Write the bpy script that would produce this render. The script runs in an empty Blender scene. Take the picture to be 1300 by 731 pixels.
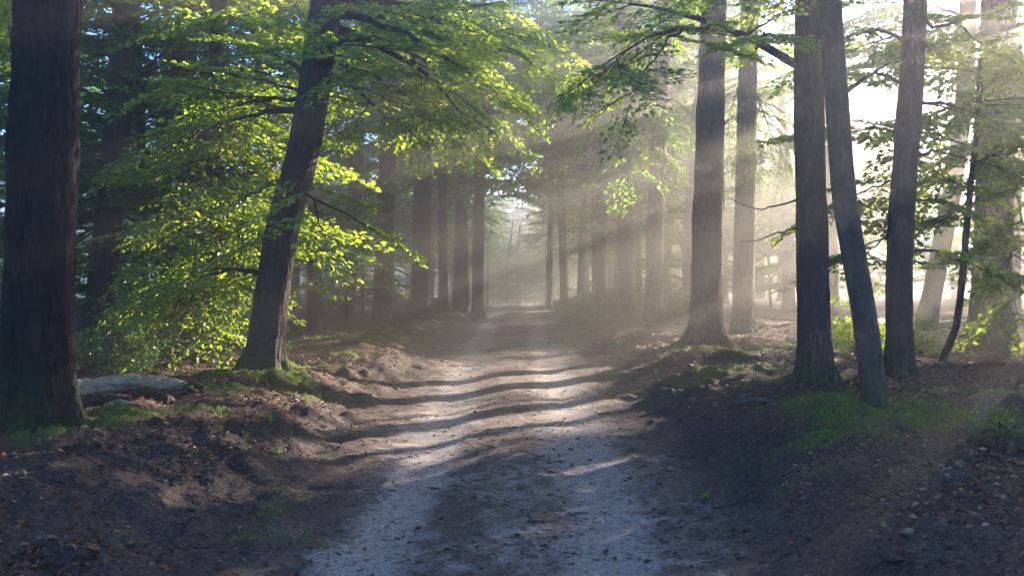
import bpy, math, random
import numpy as np
from mathutils import Matrix, Vector

S = bpy.context.scene
COL = S.collection
RNG = np.random.default_rng(7)

# ------------------------------------------------------------------ camera
F = 1264.0
CAM = np.array([0.0, 0.0, 1.75])
HORIZON = 345.0
PITCH = math.atan((HORIZON - 365.5) / F)
YAW = math.radians(0.25)
cam = bpy.data.objects.new('camera', bpy.data.cameras.new('camera'))
COL.objects.link(cam)
cam.location = CAM
cam.rotation_euler = (math.pi / 2 + PITCH, 0, YAW)
cam.data.sensor_width = 36.0
cam.data.lens = 36.0 * F / 1300.0
cam.data.clip_start = 0.05
cam.data.clip_end = 1500
S.camera = cam
_R = np.array(cam.rotation_euler.to_matrix())


def ray(px, py):
    d = _R @ np.array([(px - 650.0) / F, -(py - 365.5) / F, -1.0])
    return d


def at(px, py, d):
    r = ray(px, py)
    return CAM + r * (d / r[1])


# ------------------------------------------------------------------ noise
def _hash(ix, iy, iz, seed):
    h = (ix.astype(np.int64) * 374761393 + iy.astype(np.int64) * 668265263 + iz.astype(np.int64) * 2147483647 + int(seed) * 974711) & 0xffffffff
    h = ((h ^ (h >> 13)) * 1274126177) & 0xffffffff
    h = ((h ^ (h >> 16)) * 224682251) & 0xffffffff
    return ((h ^ (h >> 15)) & 0xffffff) / float(0xffffff)


def noise3(x, y, z, seed=0):
    x, y, z = np.broadcast_arrays(np.asarray(x, float), np.asarray(y, float), np.asarray(z, float))
    ix, iy, iz = np.floor(x), np.floor(y), np.floor(z)
    fx, fy, fz = x - ix, y - iy, z - iz
    u, v, w = (t * t * (3 - 2 * t) for t in (fx, fy, fz))
    out = 0
    for a in (0, 1):
        for b in (0, 1):
            for c in (0, 1):
                k = (u if a else 1 - u) * (v if b else 1 - v) * (w if c else 1 - w)
                out = out + k * _hash(ix + a, iy + b, iz + c, seed)
    return out * 2 - 1


def noise2(x, y, seed=0):
    x, y = np.broadcast_arrays(np.asarray(x, float), np.asarray(y, float))
    ix, iy = np.floor(x), np.floor(y)
    fx, fy = x - ix, y - iy
    u, v = (t * t * (3 - 2 * t) for t in (fx, fy))
    z = np.zeros_like(ix)
    out = 0
    for a in (0, 1):
        for b in (0, 1):
            out = out + (u if a else 1 - u) * (v if b else 1 - v) * _hash(ix + a, iy + b, z, seed)
    return out * 2 - 1


def fbm2(x, y, seed=0, oct=4):
    s, a, f = 0, 1.0, 1.0
    for k in range(oct):
        s = s + a * noise2(x * f + 17.3 * k, y * f - 9.1 * k, seed + k)
        a *= 0.5
        f *= 2.03
    return s


def sstep(a, b, x):
    t = np.clip((x - a) / (b - a), 0, 1)
    return t * t * (3 - 2 * t)


# ------------------------------------------------------------------ terrain
XC = -0.12            # middle of the track
RUT = 0.76


def edge_l(y):
    return 1.85 + 0.18 * noise2(y * 0.45, 3.1, 5) + 0.10 * noise2(y * 1.6, 3.1, 6)


def edge_r(y):
    return 1.80 + 0.18 * noise2(y * 0.45, 8.1, 7) + 0.10 * noise2(y * 1.6, 8.1, 8)


def gz(x, y, fine=True):
    x = np.asarray(x, float)
    y = np.asarray(y, float)
    u = x - XC
    au = np.abs(u)
    ed = np.where(u < 0, edge_l(y), edge_r(y))
    bank = sstep(ed - 0.1, ed + 1.25, au)
    bh = np.where(u < 0, 0.36, 0.40) + 0.06 * noise2(x * 0.3, y * 0.3, 11)
    z = bank * bh
    # small lip where the track was graded
    z = z + 0.09 * np.exp(-((au - ed - 0.45) / 0.28) ** 2) * (0.5 + 0.7 * noise2(x * 0.9, y * 0.7, 12))
    # worn wheel tracks
    rut = np.exp(-((au - RUT) / 0.30) ** 2)
    z = z - 0.035 * rut + 0.02 * np.exp(-(u / 0.35) ** 2)
    # rolling wood floor
    z = z + bank * (0.10 * noise2(x * 0.16, y * 0.16, 13) + 0.05 * noise2(x * 0.7, y * 0.7, 14))
    # the track tops a rise, then falls away
    t = np.clip(y - 46.0, 0, None)
    z = z - np.where(t < 20, 0.0012 * t * t, 0.48 + 0.048 * (t - 20)) * (t < 120) - (t >= 120) * (0.48 + 4.8)
    if fine:
        k = np.clip((40 - y) / 20, 0.15, 1)
        side = np.exp(-((au - ed - 0.35) / 0.6) ** 2)
        z = z + k * (bank * 0.045 + side * 0.065) * fbm2(x * 2.6, y * 2.6, 15, 5) + k * bank * 0.022 * np.abs(fbm2(x * 6.5, y * 6.5, 19, 3))
        z = z + k * 0.045 * side * np.abs(noise2(x * 7.0, y * 7.0, 16))
        z = z + k * (1 - bank) * (0.014 * fbm2(x * 2.0, y * 3.2, 17, 4) - 0.012 * np.clip(noise2(x * 3.1, y * 4.3, 18) - 0.25, 0, 1))
    return z


def hit(px, py):
    r = ray(px, py)
    t = 2.0
    while t < 200:
        p = CAM + r * t
        if p[2] < float(gz(p[0], p[1], False)):
            break
        t += 0.02
    return CAM + r * t


# ------------------------------------------------------------------ mesh helpers
class Geo:
    def __init__(self):
        self.v, self.f, self.n = [], [], 0

    def add(self, v, f):
        v = np.asarray(v, np.float32).reshape(-1, 3)
        f = np.asarray(f, np.int32)
        self.v.append(v)
        self.f.append(f + self.n)
        self.n += len(v)

    def mesh(self, name, mat, smooth=True):
        me = bpy.data.meshes.new(name)
        v = np.concatenate(self.v)
        loops = np.concatenate([f.ravel() for f in self.f])
        sizes = np.concatenate([np.full(len(f), f.shape[1], np.int32) for f in self.f])
        starts = np.concatenate([[0], np.cumsum(sizes)[:-1]]).astype(np.int32)
        me.vertices.add(len(v))
        me.vertices.foreach_set('co', v.ravel())
        me.loops.add(len(loops))
        me.loops.foreach_set('vertex_index', loops.astype(np.int32))
        me.polygons.add(len(sizes))
        me.polygons.foreach_set('loop_start', starts)
        me.polygons.foreach_set('loop_total', sizes)
        me.polygons.foreach_set('use_smooth', np.full(len(sizes), smooth))
        me.update(calc_edges=True)
        me.materials.append(mat)
        return me


def link(name, me, parent=None, loc=None):
    o = bpy.data.objects.new(name, me)
    COL.objects.link(o)
    if parent is not None:
        o.parent = parent
    if loc is not None:
        o.location = loc
    return o


def tag(o, label, cat, group=None, kind=None):
    o['label'] = label
    if cat:
        o['category'] = cat
    if group:
        o['group'] = group
    if kind:
        o['kind'] = kind
    return o


def root_at(name, loc, label, cat, group=None):
    o = bpy.data.objects.new(name, None)
    o.empty_display_size = 0.3
    COL.objects.link(o)
    o.location = [float(c) for c in loc]
    return tag(o, label, cat, group)


def catmull(pts, vals, n):
    """Smooth resampling of control points (k x 3) and radii into n rings."""
    pts = np.asarray(pts, float)
    vals = np.asarray(vals, float)
    seg = np.linalg.norm(np.diff(pts, axis=0), axis=1)
    s = np.concatenate([[0], np.cumsum(seg)])
    q = np.linspace(0, s[-1], n)
    P = np.vstack([2 * pts[0] - pts[1], pts, 2 * pts[-1] - pts[-2]])
    out = np.zeros((n, 3))
    for i, t in enumerate(q):
        k = min(max(np.searchsorted(s, t) - 1, 0), len(pts) - 2)
        u = (t - s[k]) / max(seg[k], 1e-9)
        a, b, c, d = P[k], P[k + 1], P[k + 2], P[k + 3]
        out[i] = 0.5 * ((2 * b) + (c - a) * u + (2 * a - 5 * b + 4 * c - d) * u * u + (3 * b - a - 3 * c + d) * u ** 3)
    return out, np.interp(q, s, vals), q


def tube(geo, path, rad, sides=8, radf=None, cap=True):
    path = np.asarray(path, float)
    n = len(path)
    tan = np.gradient(path, axis=0)
    tan /= np.linalg.norm(tan, axis=1)[:, None] + 1e-12
    ref = np.array([1.0, 0, 0]) if abs(tan[0][2]) > 0.7 else np.array([0, 0, 1.0])
    a = np.zeros((n, 3))
    for i in range(n):
        ref = ref - tan[i] * ref.dot(tan[i])
        ref = ref / (np.linalg.norm(ref) + 1e-12)
        a[i] = ref
    b = np.cross(tan, a)
    th = np.linspace(0, 2 * np.pi, sides, endpoint=False)
    R = np.asarray(rad, float)[:, None] * np.ones((1, sides))
    if radf is not None:
        R = radf(R, th[None, :], path)
    v = path[:, None, :] + R[..., None] * (a[:, None, :] * np.cos(th)[None, :, None] + b[:, None, :] * np.sin(th)[None, :, None])
    i = np.arange(n - 1)[:, None] * sides
    j = np.arange(sides)[None, :]
    j2 = (j + 1) % sides
    f = np.stack([i + j, i + j2, i + sides + j2, i + sides + j], -1).reshape(-1, 4)
    geo.add(v.reshape(-1, 3), f)
    if cap:
        for row, flip in ((0, True), (n - 1, False)):
            c = path[row]
            ring = v[row]
            vv = np.vstack([ring, c[None]])
            k = np.arange(sides)
            tri = np.stack([k, (k + 1) % sides, np.full(sides, sides)], -1)
            if flip:
                tri = tri[:, ::-1]
            geo.add(vv, tri)


# ------------------------------------------------------------------ materials
def mat_new(name):
    m = bpy.data.materials.new(name)
    m.use_nodes = True
    nt = m.node_tree
    nt.nodes.clear()
    return m, nt, nt.nodes, nt.links


def node(N, t, **kw):
    n = N.new(t)
    for k, v in kw.items():
        if k in ('ops',):
            continue
        setattr(n, k, v)
    return n


def ramp(N, L, fac, stops, interp='LINEAR'):
    r = N.new('ShaderNodeValToRGB')
    r.color_ramp.interpolation = interp
    el = r.color_ramp.elements
    while len(el) < len(stops):
        el.new(0.5)
    for e, (p, c) in zip(el, stops):
        e.position = p
        e.color = (*c, 1) if len(c) == 3 else c
    L.new(fac, r.inputs['Fac'])
    return r.outputs['Color']


def noise(N, L, vec, scale, detail=5, rough=0.55, dist=0.0):
    n = N.new('ShaderNodeTexNoise')
    n.inputs['Scale'].default_value = scale
    n.inputs['Detail'].default_value = detail
    n.inputs['Roughness'].default_value = rough
    n.inputs['Distortion'].default_value = dist
    L.new(vec, n.inputs['Vector'])
    return n.outputs['Fac']


def mapping(N, L, vec, sc):
    m = N.new('ShaderNodeMapping')
    m.inputs['Scale'].default_value = sc
    L.new(vec, m.inputs['Vector'])
    return m.outputs['Vector']


def mixc(N, L, fac, a, b, mode='MIX'):
    m = N.new('ShaderNodeMix')
    m.data_type = 'RGBA'
    m.blend_type = mode
    if isinstance(fac, (int, float)):
        m.inputs[0].default_value = fac
    else:
        L.new(fac, m.inputs[0])
    for s, k in ((a, 6), (b, 7)):
        if isinstance(s, tuple):
            m.inputs[k].default_value = (*s, 1)
        else:
            L.new(s, m.inputs[k])
    return m.outputs[2]


def math_(N, L, op, a, b=None, clamp=False):
    m = N.new('ShaderNodeMath')
    m.operation = op
    m.use_clamp = clamp
    for s, k in ((a, 0), (b, 1)):
        if s is None:
            continue
        if isinstance(s, (int, float)):
            m.inputs[k].default_value = s
        else:
            L.new(s, m.inputs[k])
    return m.outputs[0]


def bark(name, dark, mid, light, scale=1.0, stretch=0.18, bump=0.6, moss=0.0, plates=True, moss_top=0.7):
    m, nt, N, L = mat_new(name)
    out = node(N, 'ShaderNodeOutputMaterial')
    p = node(N, 'ShaderNodeBsdfPrincipled')
    L.new(p.outputs[0], out.inputs['Surface'])
    tc = node(N, 'ShaderNodeTexCoord')
    v = mapping(N, L, tc.outputs['Object'], (scale, scale, scale * stretch))
    n1 = noise(N, L, v, 16, 8, 0.62, 0.6)
    n2 = noise(N, L, mapping(N, L, tc.outputs['Object'], (1, 1, 0.5)), 3.0, 5, 0.6)
    n3 = noise(N, L, v, 55, 5, 0.65)
    f = math_(N, L, 'ADD', math_(N, L, 'MULTIPLY', n1, 0.65), math_(N, L, 'MULTIPLY', n3, 0.35))
    c = ramp(N, L, f, [(0.36, dark), (0.52, mid), (0.68, light)])
    c = mixc(N, L, ramp(N, L, n2, [(0.35, (0, 0, 0)), (0.7, (1, 1, 1))]), c, mixc(N, L, 0.55, c, mid), 'MIX')
    if moss > 0:
        sep = node(N, 'ShaderNodeSeparateXYZ')
        L.new(tc.outputs['Object'], sep.inputs[0])
        hgt = math_(N, L, 'SUBTRACT', 1.0, math_(N, L, 'DIVIDE', sep.outputs[2], moss_top), True)
        nm = noise(N, L, tc.outputs['Object'], 9, 5, 0.6)
        k = math_(N, L, 'MULTIPLY', math_(N, L, 'MULTIPLY', hgt, moss), ramp(N, L, nm, [(0.40, (0, 0, 0)), (0.60, (1, 1, 1))]), True)
        c = mixc(N, L, k, c, (0.045, 0.075, 0.014))
    L.new(c, p.inputs['Base Color'])
    p.inputs['Roughness'].default_value = 0.9
    p.inputs['Specular IOR Level'].default_value = 0.2
    h = math_(N, L, 'ADD', n1, math_(N, L, 'MULTIPLY', n3, 0.4))
    if plates:
        vo = node(N, 'ShaderNodeTexVoronoi', feature='DISTANCE_TO_EDGE')
        vo.inputs['Scale'].default_value = 15
        L.new(mapping(N, L, tc.outputs['Object'], (scale, scale, scale * 0.3)), vo.inputs['Vector'])
        h = math_(N, L, 'ADD', h, math_(N, L, 'MINIMUM', math_(N, L, 'MULTIPLY', vo.outputs['Distance'], 2.0), 0.6))
    b = node(N, 'ShaderNodeBump')
    b.inputs['Strength'].default_value = bump
    b.inputs['Distance'].default_value = 0.06
    L.new(h, b.inputs['Height'])
    L.new(b.outputs[0], p.inputs['Normal'])
    return m


def leafmat(name, refl, trans, var=0.35, gloss=0.05, hue2=None):
    m, nt, N, L = mat_new(name)
    out = node(N, 'ShaderNodeOutputMaterial')
    g = node(N, 'ShaderNodeNewGeometry')
    rnd = g.outputs['Random Per Island']
    lo = tuple(c * (1 - var) for c in refl)
    hi = tuple(min(1, c * (1 + var)) for c in refl)
    cr = ramp(N, L, rnd, [(0, lo), (0.55, refl), (1, hi)])
    lo = tuple(c * (1 - var) for c in trans)
    hi = hue2 or tuple(min(1, c * (1 + var)) for c in trans)
    ct = ramp(N, L, rnd, [(0, lo), (0.55, trans), (1, hi)])
    d = node(N, 'ShaderNodeBsdfDiffuse')
    t = node(N, 'ShaderNodeBsdfTranslucent')
    L.new(cr, d.inputs[0])
    L.new(ct, t.inputs[0])
    a = node(N, 'ShaderNodeAddShader')
    L.new(d.outputs[0], a.inputs[0])
    L.new(t.outputs[0], a.inputs[1])
    s = a.outputs[0]
    if gloss:
        gl = node(N, 'ShaderNodeBsdfGlossy')
        gl.inputs['Roughness'].default_value = 0.38
        gl.inputs[0].default_value = (0.9, 0.95, 0.9, 1)
        mx = node(N, 'ShaderNodeMixShader')
        mx.inputs[0].default_value = gloss
        L.new(s, mx.inputs[1])
        L.new(gl.outputs[0], mx.inputs[2])
        s = mx.outputs[0]
    L.new(s, out.inputs['Surface'])
    return m


M = {}
M['beech_bark'] = bark('beech_bark', (0.022, 0.018, 0.015), (0.068, 0.053, 0.044), (0.13, 0.108, 0.092), 1.0, 0.45, 0.7, 0.9)
M['rough_bark'] = bark('rough_bark', (0.008, 0.007, 0.006), (0.026, 0.021, 0.018), (0.075, 0.060, 0.048), 1.0, 0.30, 1.0, 0.8)
M['conifer_bark'] = bark('conifer_bark', (0.030, 0.023, 0.020), (0.095, 0.072, 0.062), (0.17, 0.13, 0.115), 1.0, 0.35, 1.0, 0.6)
M['grey_bark'] = bark('grey_bark', (0.024, 0.020, 0.018), (0.060, 0.050, 0.044), (0.16, 0.145, 0.13), 0.5, 0.7, 0.35, 1.3, False, 0.55)
M['far_bark'] = bark('far_bark', (0.022, 0.018, 0.017), (0.055, 0.043, 0.038), (0.10, 0.08, 0.07), 0.7, 0.2, 0.6)
M['dead_wood'] = bark('dead_wood', (0.24, 0.18, 0.12), (0.50, 0.40, 0.28), (0.62, 0.53, 0.40), 0.9, 1.0, 1.0, 0, True)
M['dark_wood'] = bark('dark_wood', (0.015, 0.012, 0.010), (0.045, 0.035, 0.028), (0.09, 0.07, 0.055), 1.2, 0.6, 0.8)
M['grey_wood'] = bark('grey_wood', (0.05, 0.046, 0.042), (0.12, 0.11, 0.10), (0.24, 0.22, 0.20), 1.5, 0.6, 0.5, 0, False)
M['moss_wood'] = bark('moss_wood', (0.014, 0.018, 0.006), (0.045, 0.066, 0.014), (0.11, 0.145, 0.03), 1.5, 1.0, 1.0, 0, False)
M['leaf'] = leafmat('beech_leaf', (0.036, 0.075, 0.017), (0.20, 0.30, 0.017), 0.45, 0.05, (0.33, 0.36, 0.03))
M['leaf_far'] = leafmat('wood_leaf', (0.032, 0.068, 0.022), (0.11, 0.185, 0.02), 0.45, 0.03)
M['needle'] = leafmat('conifer_needle', (0.050, 0.070, 0.022), (0.075, 0.10, 0.022), 0.35, 0.04)
M['shrub_leaf'] = leafmat('shrub_leaf', (0.030, 0.058, 0.014), (0.060, 0.11, 0.012), 0.4, 0.08)
M['grass'] = leafmat('grass_blade', (0.06, 0.11, 0.02), (0.10, 0.17, 0.02), 0.3, 0.05)
M['moss'] = leafmat('moss_tuft', (0.085, 0.135, 0.018), (0.09, 0.125, 0.012), 0.45, 0.0)


def litter_mat():
    m, nt, N, L = mat_new('leaf_litter')
    out = node(N, 'ShaderNodeOutputMaterial')
    g = node(N, 'ShaderNodeNewGeometry')
    c = ramp(N, L, g.outputs['Random Per Island'], [(0, (0.035, 0.018, 0.012)), (0.3, (0.10, 0.040, 0.022)), (0.6, (0.19, 0.075, 0.038)), (0.85, (0.24, 0.13, 0.075)), (0.95, (0.25, 0.17, 0.12)), (1, (0.30, 0.24, 0.19))])
    d = node(N, 'ShaderNodeBsdfPrincipled')
    L.new(c, d.inputs['Base Color'])
    d.inputs['Roughness'].default_value = 0.55
    d.inputs['Specular IOR Level'].default_value = 0.12
    L.new(d.outputs[0], out.inputs[0])
    return m


def twig_mat():
    m, nt, N, L = mat_new('twig_litter')
    out = node(N, 'ShaderNodeOutputMaterial')
    g = node(N, 'ShaderNodeNewGeometry')
    c = ramp(N, L, g.outputs['Random Per Island'], [(0, (0.012, 0.009, 0.008)), (0.6, (0.045, 0.032, 0.025)), (0.9, (0.10, 0.07, 0.05)), (1, (0.22, 0.18, 0.14))])
    d = node(N, 'ShaderNodeBsdfPrincipled')
    L.new(c, d.inputs['Base Color'])
    d.inputs['Roughness'].default_value = 0.8
    L.new(d.outputs[0], out.inputs[0])
    return m


M['litter'] = litter_mat()
M['twig'] = twig_mat()


def ground_mat():
    m, nt, N, L = mat_new('forest_ground')
    out = node(N, 'ShaderNodeOutputMaterial')
    p = node(N, 'ShaderNodeBsdfPrincipled')
    L.new(p.outputs[0], out.inputs[0])
    g = node(N, 'ShaderNodeNewGeometry')
    pos = g.outputs['Position']

    def attr(n):
        a = node(N, 'ShaderNodeAttribute', attribute_name=n)
        return a.outputs['Fac']
    sand, moss, lit = attr('sand'), attr('moss'), attr('litter')
    nf = noise(N, L, pos, 38, 6, 0.65)
    nm = noise(N, L, pos, 7.5, 6, 0.62)
    nl = noise(N, L, pos, 1.6, 4, 0.6)
    nx = noise(N, L, mapping(N, L, pos, (1.0, 0.8, 1.0)), 6.5, 8, 0.70, 0.3)
    # dark soil with needle litter
    soil = ramp(N, L, nf, [(0.30, (0.016, 0.013, 0.014)), (0.52, (0.060, 0.049, 0.048)), (0.72, (0.16, 0.135, 0.13))])
    leaf = ramp(N, L, nf, [(0.30, (0.022, 0.012, 0.009)), (0.50, (0.080, 0.040, 0.027)), (0.70, (0.19, 0.095, 0.060))])
    lk = math_(N, L, 'MULTIPLY', lit, ramp(N, L, nm, [(0.35, (0, 0, 0)), (0.58, (1, 1, 1))]), True)
    c = mixc(N, L, lk, soil, leaf)
    c = mixc(N, L, math_(N, L, 'MULTIPLY', sand, 1.9, True), c, ramp(N, L, nf, [(0.3, (0.060, 0.040, 0.034)), (0.5, (0.135, 0.098, 0.086)), (0.7, (0.24, 0.19, 0.17))]))
    # sand of the track
    sandc = ramp(N, L, nf, [(0.28, (0.13, 0.105, 0.100)), (0.5, (0.33, 0.28, 0.27)), (0.70, (0.50, 0.445, 0.435))])
    wob = math_(N, L, 'ADD', math_(N, L, 'MULTIPLY', nx, 1.25), math_(N, L, 'MULTIPLY', nl, 0.75))
    sk = math_(N, L, 'ADD', sand, math_(N, L, 'SUBTRACT', wob, 1.08))
    skr = ramp(N, L, sk, [(0.28, (0, 0, 0)), (0.62, (1, 1, 1))])
    c = mixc(N, L, skr, c, sandc)
    deb = ramp(N, L, noise(N, L, mapping(N, L, pos, (1.0, 1.0, 1)), 15, 7, 0.74, 0.5), [(0.52, (0, 0, 0)), (0.62, (1, 1, 1))])
    c = mixc(N, L, math_(N, L, 'MULTIPLY', deb, 0.72), c, (0.040, 0.027, 0.024))
    # moss
    mk = math_(N, L, 'MULTIPLY', moss, ramp(N, L, nm, [(0.36, (0, 0, 0)), (0.54, (1, 1, 1))]), True)
    mossc = ramp(N, L, nf, [(0.3, (0.040, 0.062, 0.010)), (0.55, (0.10, 0.145, 0.022)), (0.75, (0.16, 0.21, 0.035))])
    c = mixc(N, L, mk, c, mossc)
    L.new(c, p.inputs['Base Color'])
    p.inputs['Roughness'].default_value = 0.95
    p.inputs['Specular IOR Level'].default_value = 0.15
    h = math_(N, L, 'ADD', math_(N, L, 'MULTIPLY', nf, 0.6), math_(N, L, 'ADD', nm, nx))
    b = node(N, 'ShaderNodeBump')
    b.inputs['Strength'].default_value = 0.9
    b.inputs['Distance'].default_value = 0.045
    L.new(h, b.inputs['Height'])
    L.new(b.outputs[0], p.inputs['Normal'])
    return m


M['ground'] = ground_mat()

# ------------------------------------------------------------------ ground sheets
MOSS = []   # (x, y, rx, ry, strength)
for px, py, rx, ry, s in [
    (1150, 528, .95, .75, 1.0), (1050, 512, .7, .55, .9), (1210, 535, .6, .5, .9), (1000, 490, .5, .4, .7), (1090, 548, .6, .35, .8),
    (935, 446, .8, .8, .9), (905, 476, .7, .5, .6), (968, 470, .6, .35, .7), (870, 440, .5, .9, .6), (1010, 440, .9, .6, .5),
    (465, 424, 1.0, 1.6, 1.0), (430, 430, .8, 1.2, .7), (500, 418, .7, 1.4, .8), (330, 478, .8, .55, 1.0), (285, 497, .5, .4, 1.0), (360, 497, .45, .35, .8),
    (60, 556, .55, .35, .8), (130, 545, .35, .3, .8), (165, 528, .4, .25, .7), (380, 470, .7, .5, .8), (440, 450, .8, .7, .6), (20, 545, .4, .3, .9), (1270, 545, .5, .4, .7),
    (1230, 500, .8, .5, .5), (260, 520, .4, .3, .5)]:
    p = hit(px, py)
    MOSS.append((p[0], p[1], rx, ry, s))


def moss_mask(x, y):
    k = np.zeros_like(np.asarray(x, float))
    for mx, my, rx, ry, s in MOSS:
        k = np.maximum(k, s * np.exp(-(((x - mx) / rx) ** 2 + ((y - my) / ry) ** 2)))
    n = fbm2(x * 1.7, y * 1.7, 31, 3)
    return np.clip((k + 0.28 * n - 0.22) * 1.9, 0, 1)


def sand_mask(x, y):
    u = x - XC + 0.06 * noise2(y * 0.35, 1.7, 41)
    au = np.abs(u)
    w = 0.27 + 0.06 * noise2(y * 0.5, 9.0, 42)
    rut = np.exp(-(np.abs(au - RUT) / w) ** 2.2)
    mid = 0.38 * (1 - sstep(1.1, 2.05, au)) + .14 * fbm2(x * 1.3, y * .8, 44, 3)
    return np.clip(rut * 0.95 + mid * (1 - rut), 0, 1)


def grid_axis(lo, hi, fine):
    """Coordinates from lo to hi; fine: list of (a, b, step) inside, growing steps outside."""
    return np.array(sorted(set(np.round(np.concatenate(fine), 5))))


xs = [np.arange(-3.0, 3.001, 0.034)]
x = 3.0
o = []
while x < 130:
    x += 0.045 if x < 8 else 0.045 + (x - 8) * 0.09
    o.append(x)
xs = np.concatenate([-np.array(o)[::-1], xs[0], np.array(o)])
ys = []
y = -35.0
while y < 240:
    ys.append(y)
    if y < 3:
        y += max(0.15, (3 - y) * 0.12)
    else:
        y += max(0.030, 0.0055 * y) if y < 50 else 0.30 + (y - 50) * 0.03
ys = np.array(ys)
# the track's borders follow the grid columns nearest to +-1.95
GX, GY = np.meshgrid(xs, ys)
GZ = gz(GX, GY)
MM = moss_mask(GX, GY)
GZ = GZ + 0.05 * MM * (0.3 + 1.3 * np.abs(fbm2(GX * 4, GY * 4, 33, 3)))
SM = sand_mask(GX, GY)
ED = np.where(GX - XC < 0, edge_l(GY), edge_r(GY))
LM = sstep(ED + 0.1, ED + 0.8, np.abs(GX - XC)) * np.clip(0.75 + 0.6 * noise2(GX * 0.5, GY * 0.5, 45), 0, 1) * (0.4 + 0.6 * sstep(8, 12, GY)) + 0.2
ci = np.where((xs > XC - 1.86) & (xs < XC + 1.86))[0]
c0, c1 = ci[0], ci[-1]


def sheet(name, cols, label):
    g = Geo()
    nx_, ny_ = len(cols), len(ys)
    v = np.stack([GX[:, cols], GY[:, cols], GZ[:, cols]], -1).reshape(-1, 3)
    i = np.arange(ny_ - 1)[:, None] * nx_
    j = np.arange(nx_ - 1)[None, :]
    f = np.stack([i + j, i + j + 1, i + nx_ + j + 1, i + nx_ + j], -1).reshape(-1, 4)
    brk = np.where(np.diff(cols) > 1)[0]
    if len(brk):
        f = f[np.repeat(np.tile(~np.isin(np.arange(nx_ - 1), brk), ny_ - 1), 1)]
    g.add(v, f)
    me = g.mesh(name, M['ground'])
    for an, A in (('sand', SM), ('moss', MM), ('litter', LM)):
        a = me.attributes.new(an, 'FLOAT', 'POINT')
        a.data.foreach_set('value', A[:, cols].astype(np.float32).ravel())
    o = link(name, me)
    o['label'] = label
    o['kind'] = 'structure'
    return o


sheet('dirt_road', np.arange(c0, c1 + 1), 'sandy dirt track with two pale wheel ruts running into the wood')
sheet('forest_floor', np.concatenate([np.arange(0, c0 + 1), np.arange(c1, len(xs))]), 'wood floor of dark soil, leaf litter and moss on low banks')

# pale far path seen between the trunks on the sunny side
pp = [(8.0, 27.5), (11, 26.2), (14, 25.2), (18, 24.3), (24, 23.6), (32, 23.2), (45, 23.0)]
px_ = np.linspace(8, 45, 120)
py_ = np.interp(px_, [a for a, b in pp], [b for a, b in pp])
wv = np.linspace(-0.9, 0.9, 9)
X = np.repeat(px_[:, None], 9, 1)
Y = py_[:, None] + wv[None, :]
Z = gz(X, Y) + 0.03
g = Geo()
i = np.arange(119)[:, None] * 9
j = np.arange(8)[None, :]
g.add(np.stack([X, Y, Z], -1).reshape(-1, 3), np.stack([i + j, i + 9 + j, i + 10 + j, i + j + 1], -1).reshape(-1, 4))
m, nt, N, L = mat_new('path_sand')
out = node(N, 'ShaderNodeOutputMaterial')
p = node(N, 'ShaderNodeBsdfPrincipled')
L.new(p.outputs[0], out.inputs[0])
gg = node(N, 'ShaderNodeNewGeometry')
L.new(ramp(N, L, noise(N, L, gg.outputs['Position'], 6, 5), [(0.3, (0.42, 0.41, 0.39)), (0.7, (0.58, 0.57, 0.55))]), p.inputs['Base Color'])
p.inputs['Roughness'].default_value = 0.9
o = link('path', g.mesh('path', m))
o['label'] = 'pale sandy path crossing behind the trunks'
o['kind'] = 'structure'


# ------------------------------------------------------------------ foliage
def rot_from(x_axis, z_hint):
    x = x_axis / np.linalg.norm(x_axis)
    z = z_hint - x * z_hint.dot(x)
    z = z / (np.linalg.norm(z) + 1e-9)
    return np.stack([x, np.cross(z, x), z], 1)


def make_spray(rng, length, spacing, leaf, side_len, ang=0.9, jitter=0.52, droop=0.14, narrow=0.62):
    """One flat beech spray along +x: leaf bases, directions, normals, lengths, widths and its twig polylines."""
    P, D, NN, Ls, tw = [], [], [], [], []

    def twig(p0, h, l, z0):
        n = max(2, int(l / spacing))
        pts = []
        for k in range(n + 1):
            t = k / n
            hh = h + 0.15 * math.sin(3 * t + p0[0] * 9)
            q = p0 + np.array([math.cos(hh) * l * t, math.sin(hh) * l * t, -droop * (l * t) ** 2])
            pts.append(q)
            if k == 0:
                continue
            s = 1 if k % 2 else -1
            for a in ((s * rng.uniform(0.5, 1.0),) if k < n else (s * 0.6, -s * 0.2)):
                a2 = hh + a
                d = np.array([math.cos(a2), math.sin(a2), rng.normal(-0.12, 0.22)])
                nrm = np.array([rng.normal(0, jitter), rng.normal(0, jitter), 1.0])
                P.append(q)
                D.append(d / np.linalg.norm(d))
                NN.append(nrm / np.linalg.norm(nrm))
                Ls.append(leaf * rng.uniform(0.5, 1.3))
        tw.append(np.array(pts))
    twig(np.zeros(3), 0.0, length, 0)
    main = tw[0]
    k = 0
    t = 0.08
    while t < 0.95:
        s = 1 if k % 2 else -1
        q = np.array([np.interp(t, np.linspace(0, 1, len(main)), main[:, c]) for c in range(3)])
        l = side_len * (1.0 - 0.65 * t) * rng.uniform(0.7, 1.15) * (0.55 + min(1, t * 3) * 0.45)
        twig(q, s * ang * rng.uniform(0.75, 1.15), l, 0)
        k += 1
        t += rng.uniform(0.055, 0.085) / length
    P, D, NN, Ls = map(np.array, (P, D, NN, Ls))
    return dict(P=P, D=D, N=NN, L=Ls, W=Ls * narrow, tw=tw)


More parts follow.
